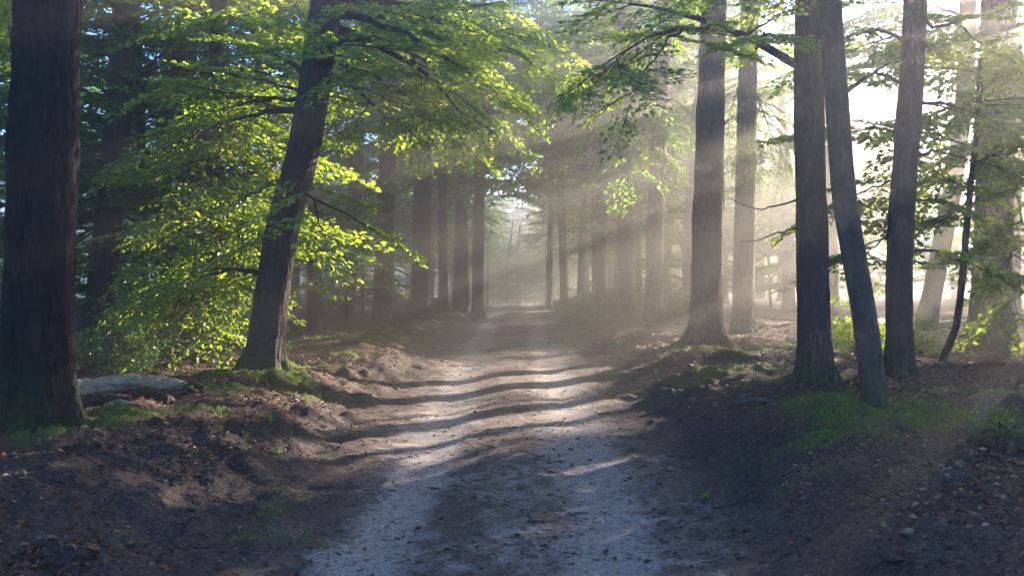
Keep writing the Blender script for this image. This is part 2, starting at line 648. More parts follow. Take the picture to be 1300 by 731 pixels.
_r = np.random.default_rng(3)
SPRAY = {
    'near': [make_spray(_r, _r.uniform(0.9, 1.3), 0.055, 0.078, 0.55) for _ in range(6)],
    'mid': [make_spray(_r, _r.uniform(1.1, 1.5), 0.085, 0.115, 0.62, jitter=0.6) for _ in range(6)],
    'far': [make_spray(_r, _r.uniform(1.6, 2.0), 0.16, 0.21, 0.9, jitter=0.5, narrow=0.7) for _ in range(5)],
    'needle': [make_spray(_r, _r.uniform(0.8, 1.1), 0.045, 0.085, 0.38, ang=0.75, jitter=0.6, droop=0.5, narrow=0.22) for _ in range(4)],
    'shrub': [make_spray(_r, _r.uniform(0.30, 0.45), 0.035, 0.062, 0.18, jitter=0.6) for _ in range(4)],
}


class Leaves:
    def __init__(self):
        self.a = []

    def spray(self, kind, pos, xdir, up, scale, rng, twigs=None):
        sp = SPRAY[kind][rng.integers(len(SPRAY[kind]))]
        R = rot_from(np.asarray(xdir, float), np.asarray(up, float))
        self.a.append((sp['P'] @ R.T * scale + pos, sp['D'] @ R.T, sp['N'] @ R.T, sp['L'] * (0.5 + 0.5 * scale), sp['W'] * (0.5 + 0.5 * scale)))
        if twigs is not None:
            for k, t in enumerate(sp['tw']):
                if k == 0 or (k % 2 == 0 and len(t) > 3):
                    q = t[[0, len(t) // 2, -1]] @ R.T * scale + pos
                    tube(twigs, q, [0.007 if k == 0 else 0.004, 0.005 if k == 0 else 0.003, 0.002], 3, cap=False)

    def geo(self, six=True):
        P, D, NN, L, W = (np.concatenate([x[k] for x in self.a]) for k in range(5))
        Sd = np.cross(D, NN)
        Sd /= np.linalg.norm(Sd, axis=1)[:, None] + 1e-9
        L = L[:, None]
        W = W[:, None]
        fold = NN * W * 0.16
        curl = NN * L * -0.10
        g = Geo()
        n = len(P)
        b = np.arange(n)[:, None]
        if six:
            v = np.stack([P, P + D * L * .30 + Sd * W * .46 + fold, P + D * L * .70 + Sd * W * .36 + fold + curl * .4, P + D * L + curl,
                          P + D * L * .70 - Sd * W * .36 + fold + curl * .4, P + D * L * .30 - Sd * W * .46 + fold], 1).reshape(-1, 3)
            f = np.concatenate([b * 6 + np.array([[0, 1, 2, 3]]), b * 6 + np.array([[0, 3, 4, 5]])])
        else:
            v = np.stack([P, P + D * L * .45 + Sd * W * .5 + fold, P + D * L + curl, P + D * L * .45 - Sd * W * .5 + fold], 1).reshape(-1, 3)
            f = b * 4 + np.array([[0, 1, 2, 3]])
        g.add(v, f)
        return g


def limb_path(rng, p0, p1, n=9, sag=0.0, wob=0.05):
    """A limb from p0 to p1: arched by sag, with kinks."""
    t = np.linspace(0, 1, n)[:, None]
    L = np.linalg.norm(p1 - p0)
    q = p0 + (p1 - p0) * t
    q[:, 2] += sag * L * 4 * (t * (1 - t))[:, 0]
    k = rng.normal(0, wob * L, (n, 3)) * (t * (1 - t) * 2.2)
    k[:, 2] *= 0.6
    return q + k


def dress(rng, LV, BR, path, r0, kind, step, scale, start=0.25, twigs=True, flat=0.18, sides=7, branchlets=True):
    """Tube for the limb, branchlets either side of it and sprays on both."""
    n = len(path)
    rad = np.linspace(r0, max(r0 * 0.22, 0.006), n)
    tube(BR, path, rad, sides, cap=False)
    seg = np.linalg.norm(np.diff(path, axis=0), axis=1)
    s = np.concatenate([[0], np.cumsum(seg)])
    Ltot = s[-1]
    q = start * Ltot
    k = rng.integers(2)
    tw = BR if twigs else None
    while q < Ltot:
        p = np.array([np.interp(q, s, path[:, c]) for c in range(3)])
        p2 = np.array([np.interp(min(q + 0.1, Ltot), s, path[:, c]) for c in range(3)])
        p1 = np.array([np.interp(max(q - 0.1, 0), s, path[:, c]) for c in range(3)])
        d = p2 - p1
        d = d / (np.linalg.norm(d) + 1e-9)
        side = np.cross(d, [0, 0, 1.0])
        side /= np.linalg.norm(side) + 1e-9
        sg = 1 if k % 2 else -1
        dirn = d * rng.uniform(0.35, 0.9) + sg * side * rng.uniform(0.5, 1.0) + np.array([0, 0, rng.normal(-0.08, 0.16)])
        up = np.array([rng.normal(0, flat), rng.normal(0, flat), 1.0])
        rest = 1 - q / Ltot
        if branchlets and rest > 0.15 and rng.random() < 0.6:
            bl = (0.5 + 1.0 * rest) * rng.uniform(0.6, 1.1) * scale
            e = p + dirn / np.linalg.norm(dirn) * bl
            e[2] -= 0.10 * bl
            bp = limb_path(rng, p, e, 5, 0.03, 0.04)
            tube(BR, bp, np.linspace(0.016, 0.006, 5) * min(1.3, 0.6 + r0 * 8), 4, cap=False)
            for tt in (0.45, 0.8, 1.0):
                b = bp[int(round(tt * 4))]
                a = rng.normal(0, 0.5)
                dd = np.array([dirn[0] * math.cos(a) - dirn[1] * math.sin(a), dirn[0] * math.sin(a) + dirn[1] * math.cos(a), dirn[2]])
                LV.spray(kind, b, dd, up, scale * rng.uniform(0.65, 1.0), rng, tw)
        else:
            LV.spray(kind, p, dirn, up, scale * rng.uniform(0.7, 1.1), rng, tw)
        k += 1
        q += step * rng.uniform(0.7, 1.3)
    LV.spray(kind, path[-1], path[-1] - path[-2], np.array([0, 0, 1.0]), scale, rng, tw)


def trunk_geo(rng, path, rad, sides, ridge=0.06, flare=0.6, base=None, roots=5, seed=0, nrings=60, flare_h=0.5):
    """Tapered, ridged trunk with root flare; path in local metres from the base (z=0)."""
    P, R, q = catmull(path, rad, nrings)
    ph = rng.uniform(0, 6.28)

    def rf(Rr, th, pth):
        z = pth[:, 2][:, None]
        fl = np.exp(-np.clip(z, 0, None) / flare_h)
        lob = 0.5 + 0.5 * np.cos(roots * th + ph + 0.8 * np.sin(2 * th + ph))
        o = Rr * (1 + flare * fl * fl * (0.45 + 0.9 * lob ** 1.5))
        cx, sx = np.cos(th), np.sin(th)
        n = noise3(cx * 6 + seed, sx * 6, z * 1.6, seed) * 0.55 + noise3(cx * 13 + seed, sx * 13, z * 5.5, seed + 1) * 0.45 + noise3(cx * 22 + seed, sx * 22, z * 11, seed + 5) * 0.25
        b = noise3(cx * 1.2 + seed, sx * 1.2, z * 0.9, seed + 2)
        return o * (1 + ridge * n * (1 + 1.3 * fl) + 0.05 * b)
    g = Geo()
    tube(g, P, R, sides, rf)
    return g


def px_path(pts, d, base):
    """Local control points for a trunk traced at depth d."""
    out = []
    for k, (px, py) in enumerate(pts):
        p = at(px, py, d)
        out.append(p - base)
    out = np.array(out)
    out[0] = (0, 0, 0)
    return out


def grow_up(P, H):
    """Carry the traced trunk on, out of the picture, to its top at height H."""
    P = list(P)
    d = P[-1] - P[-2]
    d = d / d[2]
    top = P[-1]
    if H > top[2] + 1:
        for k in (0.35, 0.7, 1.0):
            dz = (H - top[2]) * k
            P.append(top + np.array([d[0] * dz * (1 - 0.4 * k), d[1] * dz, dz]))
    return np.array(P)


def crown_limbs(rng, axis, H, h0, n, length, LV, BR, kind, step, scale, twigs, rise=0.25, prof=None, r0=0.06, start=0.3, skip=None):
    """Limbs round a trunk axis (k x 3 local points) from height h0 up."""
    az = rng.uniform(0, 6.28)
    for k in range(n):
        t = (k + rng.uniform(0, 0.8)) / n
        h = h0 + (H * 0.97 - h0) * t
        az += 2.4 + rng.normal(0, 0.3)
        if skip is not None and skip(h, az):
            continue
        c = np.array([np.interp(h, axis[:, 2], axis[:, 0]), np.interp(h, axis[:, 2], axis[:, 1]), h])
        pr = prof(t) if prof else (0.55 + 0.9 * t if t < 0.4 else 0.91 - 1.1 * (t - 0.4))
        l = length * max(0.25, pr) * rng.uniform(0.8, 1.15)
        up = rise * rng.uniform(0.3, 1.4) + 0.5 * t
        e = c + np.array([math.cos(az) * l, math.sin(az) * l, up * l])
        dress(rng, LV, BR, limb_path(rng, c, e, 8, 0.06, 0.035), r0 * (0.6 + 0.5 * l / length), kind, step, scale, start, twigs)


def tree(name, label, base, path, rad, H, barkm, leafm, group=None, seed=1, sides=40, ridge=0.06, flare=0.6, roots=5, nrings=70,
         crown=None, limbs=(), kind='near', step=0.33, scale=1.0, dead=(), flare_h=0.45, six=True, twigs=True):
    """A tree thing: trunk, branches (limbs and twigs) and crown (leaves)."""
    rng = np.random.default_rng(seed)
    r = root_at(name, base, label, 'tree', group)
    below = path[0] - np.array([0, 0, 0.35])
    path = np.vstack([below[None], path])
    rad = np.concatenate([[rad[0]], rad])
    link('trunk', trunk_geo(rng, path, rad, sides, ridge, flare, None, roots, seed * 3.7 % 50, nrings, flare_h).mesh('trunk', barkm), r)
    LV, BR = Leaves(), Geo()
    axis = path
    if crown:
        crown_limbs(rng, axis, H, LV=LV, BR=BR, kind=kind, step=step, scale=scale, twigs=twigs, **crown)
    for l in limbs:     # (start world, end world, radius, sag[, kind, step, scale, start])
        p0, p1, r0, sag = l[:4]
        ex = l[4] if len(l) > 4 else {}
        dress(rng, LV, BR, limb_path(rng, np.asarray(p0) - base, np.asarray(p1) - base, 9, sag, ex.get('wob', 0.03)), r0, ex.get('kind', kind), ex.get('step', step), ex.get('scale', scale), ex.get('start', 0.2), True, ex.get('flat', 0.18))
    if BR.n:
        link('branches', BR.mesh('branches', barkm), r)
    if LV.a:
        link('crown', LV.geo(six).mesh('crown', leafm, False), r)
    for pts, r0 in dead:
        g = Geo()
        q = np.array([np.asarray(p) - base for p in pts])
        P, R, _ = catmull(q, np.linspace(r0, r0 * 0.25, len(q)), 14)
        P[1:-1] += rng.normal(0, 0.008, (12, 3))
        tube(g, P, R, 6)
        link('dead_branch', g.mesh('dead_branch', M['dark_wood']), r)
    return r


def traced(name, label, pts, wpx, H, barkm, leafm, d=None, topw=None, **kw):
    """A tree whose trunk stands where the given line of picture points meets the ground."""
    b = hit(*pts[0])
    if d is not None:
        b = at(pts[0][0], pts[0][1], d)
        b[2] = float(gz(b[0], b[1], False))
    d = b[1]
    P = px_path(pts, d, b)
    P[0] = (0, 0, 0)
    P = grow_up(P, H)
    r0 = wpx * 0.5 * d / F
    z = P[:, 2]
    zt = at(0, 0, d)[2] - b[2]
    rt = (topw or wpx * 0.85) * 0.5 * d / F
    rad = np.where(z < zt, r0 + (rt - r0) * z / zt, rt * np.clip((H - z) / max(H - zt, .1), 0.15, 1))
    return tree(name, label, b, P, rad, H, barkm, leafm, **kw), b, d


# ------------------------------------------------------------------ trees of the picture
W = at   # world point of a picture point at a given distance
# --- dark side of the track
base1 = hit(50, 545)
d1 = base1[1]
traced('beech_tree', 'thick almost black trunk with rough ridged bark, largest beside the fallen pale log', [(48, 545), (48, 420), (52, 300), (57, 100), (60, 0)], 86, 12, M['rough_bark'], M['leaf'],
       topw=78, seed=11, sides=110, ridge=0.14, flare=0.55, nrings=190, flare_h=0.35,
       crown=dict(h0=5.5, n=14, length=3.4, r0=0.06), kind='mid', step=0.5,
       limbs=[(W(10, -60, d1), W(-60, 90, 8.6), .03, -.02), (W(10, -60, d1), W(-20, 40, 10.5), .03, 0.0)])

b2 = hit(122, 446)
d2 = b2[1]
traced('beech_tree', 'slim dark trunk tilting slightly, rising out of the leafy shrub', [(120, 446), (127, 380), (137, 290), (150, 150), (160, 0)], 36, 12, M['beech_bark'], M['leaf'],
       topw=29, seed=12, sides=48, crown=dict(h0=5.0, n=14, length=3.2), kind='mid', step=0.42,
       limbs=[(W(140, 250, d2), W(30, 190, d2 + 1.5), .04, .05), (W(148, 160, d2), W(210, 60, d2 + 1.5), .04, .05), (W(150, 130, d2), W(40, 60, d2), .04, .05),
              (W(140, 235, d2), W(215, 235, d2 + 1.5), .035, .03), (W(155, 60, d2), W(260, 10, d2 + 1.5), .045, .04), (W(135, 290, d2), W(20, 300, d2), .035, .05), (W(150, 110, d2), W(225, 130, d2 + 1.5), .04, .05)])

b3 = hit(270, 449)
d3 = b3[1]
traced('beech_tree', 'straight dark trunk half hidden by bright layered leaf sprays', [(270, 449), (271, 350), (273, 200), (278, 0)], 24, 12, M['beech_bark'], M['leaf'],
       topw=20, seed=13, sides=44, crown=dict(h0=5.0, n=14, length=3.0), kind='mid', step=0.42,
       limbs=[(W(272, 240, d3), W(235, 310, d3 - 1.6), .05, .10), (W(272, 200, d3), W(330, 165, d3 - 1.6), .05, .05), (W(272, 260, d3), W(385, 300, d3 - 1.2), .05, .09),
              (W(272, 150, d3), W(240, 190, d3 - 1.5), .05, .06), (W(275, 90, d3), W(245, 100, d3 - 1.6), .05, .05), (W(275, 100, d3), W(340, 95, d3 - 1.0), .05, .06),
              (W(271, 330, d3), W(250, 405, d3 - 2), .05, .10), (W(271, 300, d3), W(215, 350, d3 - 1.6), .05, .08),
              *[(W(271, py0, d3), W(px, py, dd), .035, .10, dict(kind='near', step=.36, start=.35)) for py0, px, py, dd in ((250, 230, 285, 14.2), (290, 285, 325, 14), (330, 325, 385, 14.2), (280, 205, 345, 14.4), (340, 215, 410, 13.8), (200, 285, 235, 14), (230, 350, 260, 14.4), (150, 320, 180, 14.5))],
              (W(277, 20, d3), W(330, 30, d3 - 1.6), .05, .03), (W(277, 20, d3), W(235, 20, d3 - 1.6), .05, .03)])

b4 = hit(333, 473)
d4 = b4[1]
T4L = []
for px, py, dz, z0, r0, sg in [
    (470, 50, 0, (408, 60), .05, .05), (560, 85, 1.0, (409, 45), .06, .05), (640, 50, 2.2, (410, 20), .06, .04), (520, 125, -.6, (405, 85), .05, .08), (600, 160, 1.5, (409, 30), .06, .10),
    (455, 95, -1, (405, 80), .04, .08), (490, 150, .8, (405, 90), .05, .10), (330, 60, .6, (402, 110), .05, .04), (560, 15, -1.2, (412, 0), .05, .03), (690, 90, 3.5, (412, 0), .06, .06),
    (480, 10, -1.5, (412, 0), .05, .03), (430, 60, -2.2, (405, 80), .04, .05), (405, 285, -1.5, (372, 235), .045, .12), (250, 345, .4, (349, 352), .045, .05), (360, 110, .8, (398, 130), .04, .05),
    (300, 260, .5, (375, 225), .05, .06), (320, 310, .6, (360, 290), .04, .04), (620, 110, -.5, (412, 10), .06, .05), (540, 50, 2.5, (412, 10), .06, .05), (300, 135, .6, (398, 130), .04, .05), (250, 170, .8, (398, 140), .05, .05)]:
    T4L.append((W(z0[0], z0[1], d4), W(px, py, d4 + dz), r0, sg))
traced('beech_tree', 'leaning beech trunk with sunlit edge and bright yellow green crown over the track', [(333, 473), (341, 400), (357, 300), (383, 200), (399, 110), (409, 40), (414, 0)], 43, 12, M['beech_bark'], M['leaf'],
       topw=38, seed=14, sides=64, nrings=110, ridge=.09, flare=0.7, crown=dict(h0=5.6, n=18, length=4.2, r0=.06), kind='near', step=0.36, limbs=T4L)

# trunks behind them
traced('beech_tree', 'thin pale edged sapling trunk close behind the slim tilting trunk', [(183, 432), (182, 300), (180, 200), (176, 90), (172, 0)], 11, 11, M['beech_bark'], M['leaf_far'],
       d=19.5, seed=15, sides=20, crown=dict(h0=3.2, n=22, length=2.2, r0=.03), kind='mid', step=.45)
traced('beech_tree', 'dim thin trunk in the shade between the tilting and the straight trunks', [(237, 430), (240, 250), (243, 0)], 19, 12, M['beech_bark'], M['leaf_far'],
       d=20.5, seed=16, sides=24, crown=dict(h0=2.2, n=16, length=2.8, r0=.04), kind='mid', step=.48)
traced('beech_tree', 'short dim trunk in the shade just beyond the leaning beech', [(398, 413), (400, 330), (404, 150), (407, 0)], 18, 12, M['beech_bark'], M['leaf_far'],
       d=24, seed=17, sides=24, crown=dict(h0=1.6, n=16, length=3.0, r0=.04), kind='mid', step=.5)
traced('conifer_tree', 'straight greyish trunk standing beside bright mossy verge, crown lost in leaves', [(485, 413), (487, 330), (491, 230), (494, 150), (498, 0)], 24, 12, M['conifer_bark'], M['leaf'],
       topw=19, seed=18, sides=48, flare=.35, crown=dict(h0=5.8, n=16, length=3.6, r0=.06), kind='mid', step=.42,
       limbs=[(W(494, 120, 24), W(560, 190, 22), .05, .08), (W(494, 140, 24), W(450, 130, 21), .05, .08), (W(495, 100, 24), W(640, 165, 21.5), .06, .10), (W(495, 120, 24), W(530, 165, 21), .05, .1), (W(496, 60, 24), W(620, 90, 22), .06, .08), (W(496, 40, 24), W(700, 60, 22.5), .06, .08), (W(497, 20, 24), W(640, 20, 20), .06, .06), (W(496, 60, 24), W(580, 60, 20), .06, .06)])
traced('conifer_tree', 'straight brown trunk further along the bank behind the greyish one', [(532, 395), (535, 300), (537, 190), (539, 0)], 24, 12, M['conifer_bark'], M['leaf_far'],
       topw=20, seed=19, sides=40, flare=.4, crown=dict(h0=6.5, n=16, length=4.0, r0=.06), kind='mid', step=.5,
       limbs=[(W(537, 130, 31), W(660, 215, 29), .06, .10), (W(538, 100, 31), W(610, 200, 28), .06, .1), (W(538, 60, 31), W(690, 120, 29), .06, .1), (W(538, 80, 31), W(650, 150, 27), .06, .1), (W(538, 20, 31), W(720, 50, 30), .06, .08)])
traced('conifer_tree', 'reddish hazy trunk in the wood, seen past the greyish trunk', [(440, 398), (448, 300), (454, 190), (458, 0)], 17, 12, M['conifer_bark'], M['leaf_far'],
       d=30, seed=20, sides=30, crown=dict(h0=6, n=14, length=3.2, r0=.05), kind='mid', step=.5)

# row of trunks closing the view along the track
FAR = [(606, 387, 15, 38, 1), (590, 388, 12, 41, 1), (579, 388, 10, 41, 0), (563, 389, 12, 39, 0), (697, 388, 7, 46, 0), (716, 388, 10, 43, 0), (736, 389, 9, 41, 1), (757, 390, 11, 38, 1)]
row_lab = {606: 'thick hazy trunk at the edge of the bright opening', 590: 'second hazy trunk from the bright opening, touching the thick one', 579: 'thin hazy trunk squeezed beside the touching pair of trunks', 563: 'slender hazy trunk standing clear between the brown trunk and the touching pair',
           556: 'faint pole thin trunk deep in the haze behind the slender one', 697: 'faintest thin trunk beside the bright opening on the sunny side', 716: 'hazy trunk second from the opening on the sunny side',
           736: 'hazy trunk third from the opening on the sunny side', 757: 'wider hazy trunk fourth from the opening on the sunny side', 512: 'dim slender trunk seen between the greyish and brown trunks'}
for k, (px, py, w, d, big) in enumerate(FAR):
    sd = 1 if px > 660 else -1
    traced('conifer_tree', row_lab[px], [(px, py), (px + [2, -3, 5, -1][k % 4], 250), (px + [5, -6, 9, 1][k % 4], 100), (px + [7, -9, 12, 3][k % 4], 0)], w, 12, M['far_bark'], M['leaf_far'], d=d, group='hazy trunks along the far track', seed=30 + k, sides=18, nrings=40,
           crown=dict(h0=4.2 + 1.5 * (k % 3) + 1.0 * (sd > 0), n=16, length=3.6, r0=.05), kind='far', step=.7, six=False, twigs=False)

# --- sunny side of the track
traced('conifer_tree', 'tall faint trunk in thick sunlit haze beside the track', [(795, 400), (794, 300), (790, 120), (787, 0)], 19, 12, M['conifer_bark'], M['leaf_far'],
       d=30, seed=41, sides=40, crown=dict(h0=5.5, n=16, length=2.8, r0=.05), kind='mid', step=.6,
       limbs=[(W(790, 120, 30), W(690, 200, 29), .05, .1), (W(790, 90, 30), W(660, 110, 29), .05, .1), (W(789, 60, 30), W(720, 30, 28), .05, .1), (W(790, 150, 30), W(735, 250, 28), .04, .1), (W(789, 60, 30), W(620, 60, 29), .05, .1)])
traced('conifer_tree', 'narrow tall pale trunk bathed in sunbeams, with small root spur', [(830, 409), (831, 320), (836, 180), (843, 60), (846, 0)], 22, 12, M['conifer_bark'], M['leaf_far'],
       seed=42, sides=40, flare=.5, crown=dict(h0=8, n=9, length=2.6, r0=.05), kind='mid', step=.6,
       limbs=[(W(840, 110, 26), W(750, 170, 25), .04, .1), (W(842, 70, 26), W(740, 90, 25), .04, .1), (W(842, 80, 26), W(770, 40, 24), .04, .1), (W(838, 140, 26), W(795, 220, 24), .03, .1)])
traced('conifer_tree', 'big upright trunk with scaly bark and flared foot at bank edge', [(897, 438), (897, 360), (900, 220), (904, 80), (907, 0)], 40, 12, M['conifer_bark'], M['needle'],
       topw=31, seed=43, sides=84, nrings=140, flare=.7, flare_h=.45, ridge=.12, crown=dict(h0=6.8, n=16, length=2.6, r0=.045, rise=-.15), kind='needle', step=.28)
bR2 = hit(943, 422)
traced('conifer_tree', 'upright pinkish trunk with drooping yellowish needles close behind big scaly one', [(943, 422), (945, 300), (948, 150), (952, 0)], 28, 12, M['conifer_bark'], M['needle'],
       topw=22, seed=44, sides=64, flare=.35, ridge=.06, crown=dict(h0=7.5, n=11, length=2.0, r0=.045, rise=-.15), kind='needle', step=.28,
       limbs=[(W(948, 105, bR2[1]), W(985, 190, bR2[1] - .8), .03, .10, dict(step=.16)), (W(948, 95, bR2[1]), W(925, 150, bR2[1] - 1), .03, .1, dict(step=.16)), (W(947, 120, bR2[1]), W(960, 175, bR2[1] - 1.2), .03, .1, dict(step=.16))])

bR3 = hit(1036, 491)
dR = bR3[1]
R3 = traced('beech_tree', 'stout dark upright trunk whose long bough reaches out over the track', [(1036, 491), (1033, 400), (1031, 300), (1028, 180), (1027, 80), (1026, 0)], 41, 12, M['beech_bark'], M['leaf'],
       topw=34, seed=45, sides=76, nrings=130, ridge=.10, flare=.75, flare_h=.38, crown=dict(h0=6.2, n=14, length=3.4, r0=.06), kind='mid', step=.5,
       limbs=[(W(1014, 84, dR), W(800, 5, dR - 1.2), .055, .045, dict(start=.35, step=.30, wob=.012, kind='near', scale=.8)),
              (W(905, 38, dR - .5), W(735, 110, dR - 1.6), .022, .10, dict(start=.3, kind='near', step=.28, scale=.7)),
              (W(880, 32, dR - .6), W(800, 130, dR - 1.4), .02, .10, dict(start=.3, kind='near', step=.3, scale=.65)),
              (W(960, 62, dR - .4), W(985, 45, dR - 2), .02, .04, dict(kind='near', step=.4, scale=.5)),
              (W(1012, -60, dR), W(790, 0, dR - .5), .05, .05, dict(kind='near', step=.45, scale=.7)),
              (W(1012, -40, dR), W(850, 15, dR + .6), .04, .03, dict(kind='near', scale=.8))],
       dead=[([W(1014, 253, dR), W(985, 262, dR - .2), (W(955, 265, dR - .3)), W(925, 252, dR - .4)], .013), ([W(1014, 290, dR), W(985, 297, dR - .2), W(960, 306, dR - .4), W(938, 308, dR - .5)], .011),
             ([W(1012, 8, dR), W(1000, 4, dR - .1), W(980, 8, dR - .3)], .012), ([W(1055, 225, dR), W(1064, 212, dR - .1), W(1068, 200, dR - .2)], .012)])
bR4 = hit(1112, 521)
traced('beech_tree', 'slender pale grey trunk slanting up against the stout dark one', [(1112, 521), (1105, 460), (1097, 400), (1085, 330), (1072, 250), (1064, 150), (1058, 60), (1054, 0)], 32, 12, M['grey_bark'], M['leaf'],
       topw=27, seed=46, sides=64, nrings=110, flare=.25, flare_h=.18, ridge=.035, crown=dict(h0=5.6, n=10, length=2.8, r0=.05), kind='mid', step=.55,
       dead=[([W(1076, 115, bR4[1]), W(1095, 102, bR4[1] + .4), W(1120, 85, bR4[1] + .8), W(1145, 78, bR4[1] + 1.0)], .028)])
bR5 = hit(1143, 479)
d5 = bR5[1]
traced('beech_tree', 'dark slightly bent trunk with many thin leafy boughs on both sides', [(1143, 479), (1142, 400), (1143, 300), (1149, 210), (1157, 100), (1162, 0)], 34, 12, M['beech_bark'], M['leaf'],
       topw=28, seed=47, sides=56, nrings=110, ridge=.09, flare=.65, flare_h=.32, crown=dict(h0=6.0, n=12, length=3.0, r0=.05), kind='mid', step=.55,
       limbs=[(W(1156, 112, d5), W(1085, 95, d5 + 1.2), .03, .06, dict(start=.3, step=.4, scale=.7)), (W(1150, 175, d5), W(1088, 165, d5 + 1.5), .022, .06, dict(start=.25, step=.34, scale=.7)),
              (W(1147, 230, d5), W(1085, 250, d5 + 1.2), .02, .05, dict(step=.34, scale=.65)), (W(1155, 130, d5), W(1250, 150, d5 + 1), .03, .04, dict(step=.4, scale=.75)),
              (W(1143, 318, d5), W(1268, 352, d5 - .5), .022, .07, dict(start=.35, step=.34, scale=.55)), (W(1149, 200, d5), W(1240, 210, d5 + 1.5), .025, .05, dict(step=.36, scale=.7)),
              (W(1160, 60, d5), W(1100, 40, d5 + 2), .03, .04, dict(step=.4, scale=.7)), (W(1143, 300, d5), W(1095, 330, d5 + 2.2), .018, .05, dict(step=.36, scale=.6)),
              (W(1146, 260, d5), W(1230, 275, d5 + 2), .02, .05, dict(step=.4, scale=.6)), (W(1160, 30, d5), W(1250, 60, d5 + 2), .03, .04, dict(step=.4, scale=.8))])
traced('beech_tree', 'tilted hazy trunk standing by the pale path beyond the bent dark trunk', [(1174, 419), (1190, 340), (1213, 215), (1225, 110), (1229, 0)], 24, 12, M['grey_bark'], M['leaf_far'],
       seed=48, sides=32, crown=dict(h0=5.5, n=12, length=2.8, r0=.05), kind='mid', step=.6,
       limbs=[(W(1222, py0, 24), W(px, py, dd), .04, .08, dict(step=.5)) for py0, px, py, dd in ((90, 1105, 55, 23), (60, 1180, 45, 22), (60, 1285, 35, 23), (120, 1295, 120, 24), (20, 1130, 10, 24))])
bR7 = hit(1257, 442)
d7 = bR7[1]
traced('beech_tree', 'massive hazy trunk with widely flared foot beside the pale path', [(1257, 443), (1258, 400), (1261, 300), (1264, 180), (1268, 0)], 50, 12, M['conifer_bark'], M['leaf'],
       topw=40, seed=49, sides=72, nrings=110, flare=.75, flare_h=.55, roots=4, crown=dict(h0=5.6, n=12, length=3.2, r0=.06), kind='mid', step=.6,
       limbs=[(W(1262, 180, d7), W(1180, 250, d7 - 2), .04, .08, dict(step=.45, scale=.8)), (W(1264, 130, d7), W(1200, 150, d7 - 2.5), .04, .06, dict(step=.45, scale=.8)), (W(1264, 150, d7), W(1310, 230, d7 - 3), .04, .08, dict(step=.4)),
              (W(1262, 220, d7), W(1315, 330, d7 - 3), .04, .10, dict(step=.4)), (W(1266, 60, d7), W(1215, 90, d7 - 2), .04, .06, dict(step=.45, scale=.8)), (W(1260, 290, d7), W(1290, 390, d7 - 3.5), .035, .08, dict(step=.4, scale=.7)),
              (W(1266, 60, d7), W(1320, 120, d7 - 2.5), .04, .06, dict(step=.45))])
traced('sapling_tree', 'thin dark curved sapling stem before the massive flared trunk', [(1195, 462), (1206, 435), (1215, 408), (1222, 350), (1228, 280), (1236, 205)], 9.5, 4.2, M['dark_wood'], M['leaf'],
       seed=50, sides=14, flare=.2, flare_h=.1, nrings=50, topw=6, crown=dict(h0=2.0, n=7, length=.9, r0=.01), kind='near', step=.4, scale=.7)
traced('beech_tree', 'pale hazy trunk showing in the gap beside the slanting grey one', [(1057, 417), (1056, 300), (1055, 150), (1054, 0)], 18, 12, M['far_bark'], M['leaf_far'],
       d=26, seed=51, sides=24, crown=dict(h0=6.3, n=9, length=2.6, r0=.04), kind='mid', step=.7,
       limbs=[(W(1055, 60, 26), W(1095, 60, 25), .03, .08)])

# ------------------------------------------------------------------ wood behind: a few kinds, copied
def proto_tree(name, label, group, seed, H, h0, n, length, kind, step, r, leafm, scale=1.0, rise=.25):
    rng = np.random.default_rng(seed)
    path = np.array([[0, 0, 0], [rng.normal(0, .08), rng.normal(0, .08), 2.5], [rng.normal(0, .2), rng.normal(0, .2), 6], [rng.normal(0, .3), rng.normal(0, .3), H * .75], [rng.normal(0, .35), rng.normal(0, .35), H]])
    rad = np.array([r, r * .9, r * .75, r * .45, r * .12])
    return tree(name, label, np.zeros(3), path, rad, H, M['far_bark'], leafm, group, seed, 16, .06, .5, 5, 36,
                dict(h0=h0, n=n, length=length, r0=.045, rise=rise), (), kind, step, scale, six=False, twigs=False)


def copy_tree(src, loc, rz, sc, label, group):
    r = src.copy()
    COL.objects.link(r)
    r.location = loc
    r.rotation_euler = (0, 0, rz)
    r.scale = (sc, sc, sc)
    r['label'] = label
    r['group'] = group
    for ch in list(src.children):
        c = ch.copy()
        COL.objects.link(c)
        c.parent = r
    return r


G_DARK, G_SUN, G_FAR, G_EDGE = 'leafy trees of the dark wood', 'hazy trees beyond the sunny bank', 'trees arching over the far track', 'trees shading the near track'
L_DARK = 'leafy beech of the dark wood, lost behind the trunks beside the pale log'
L_SUN = 'hazy leafy tree beyond the pale path, almost washed out by sunlight'
L_FAR = 'hazy leafy tree whose boughs close over the far end of the track'
L_EDGE = 'dense leafy beech standing just outside the picture, shading the near track'
protoA = proto_tree('beech_tree', L_DARK, G_DARK, 61, 11.6, 1.0, 34, 3.4, 'mid', .5, .20, M['leaf_far'])
protoB = proto_tree('beech_tree', L_DARK, G_DARK, 62, 11.6, 2.2, 30, 3.8, 'mid', .55, .22, M['leaf_far'])
protoC = proto_tree('beech_tree', L_FAR, G_FAR, 63, 11.6, 2.6, 32, 3.6, 'far', .7, .22, M['leaf_far'])
protoD = proto_tree('beech_tree', L_SUN, G_SUN, 64, 11.6, 4.0, 15, 3.2, 'mid', .7, .2, M['leaf_far'])
protoE = proto_tree('young_beech', L_DARK, G_DARK, 65, 4.5, .5, 20, 1.7, 'mid', .4, .05, M['leaf_far'], .8)
protoF = proto_tree('beech_tree', L_FAR, G_FAR, 66, 11.6, 1.6, 34, 2.6, 'mid', .55, .16, M['leaf_far'])
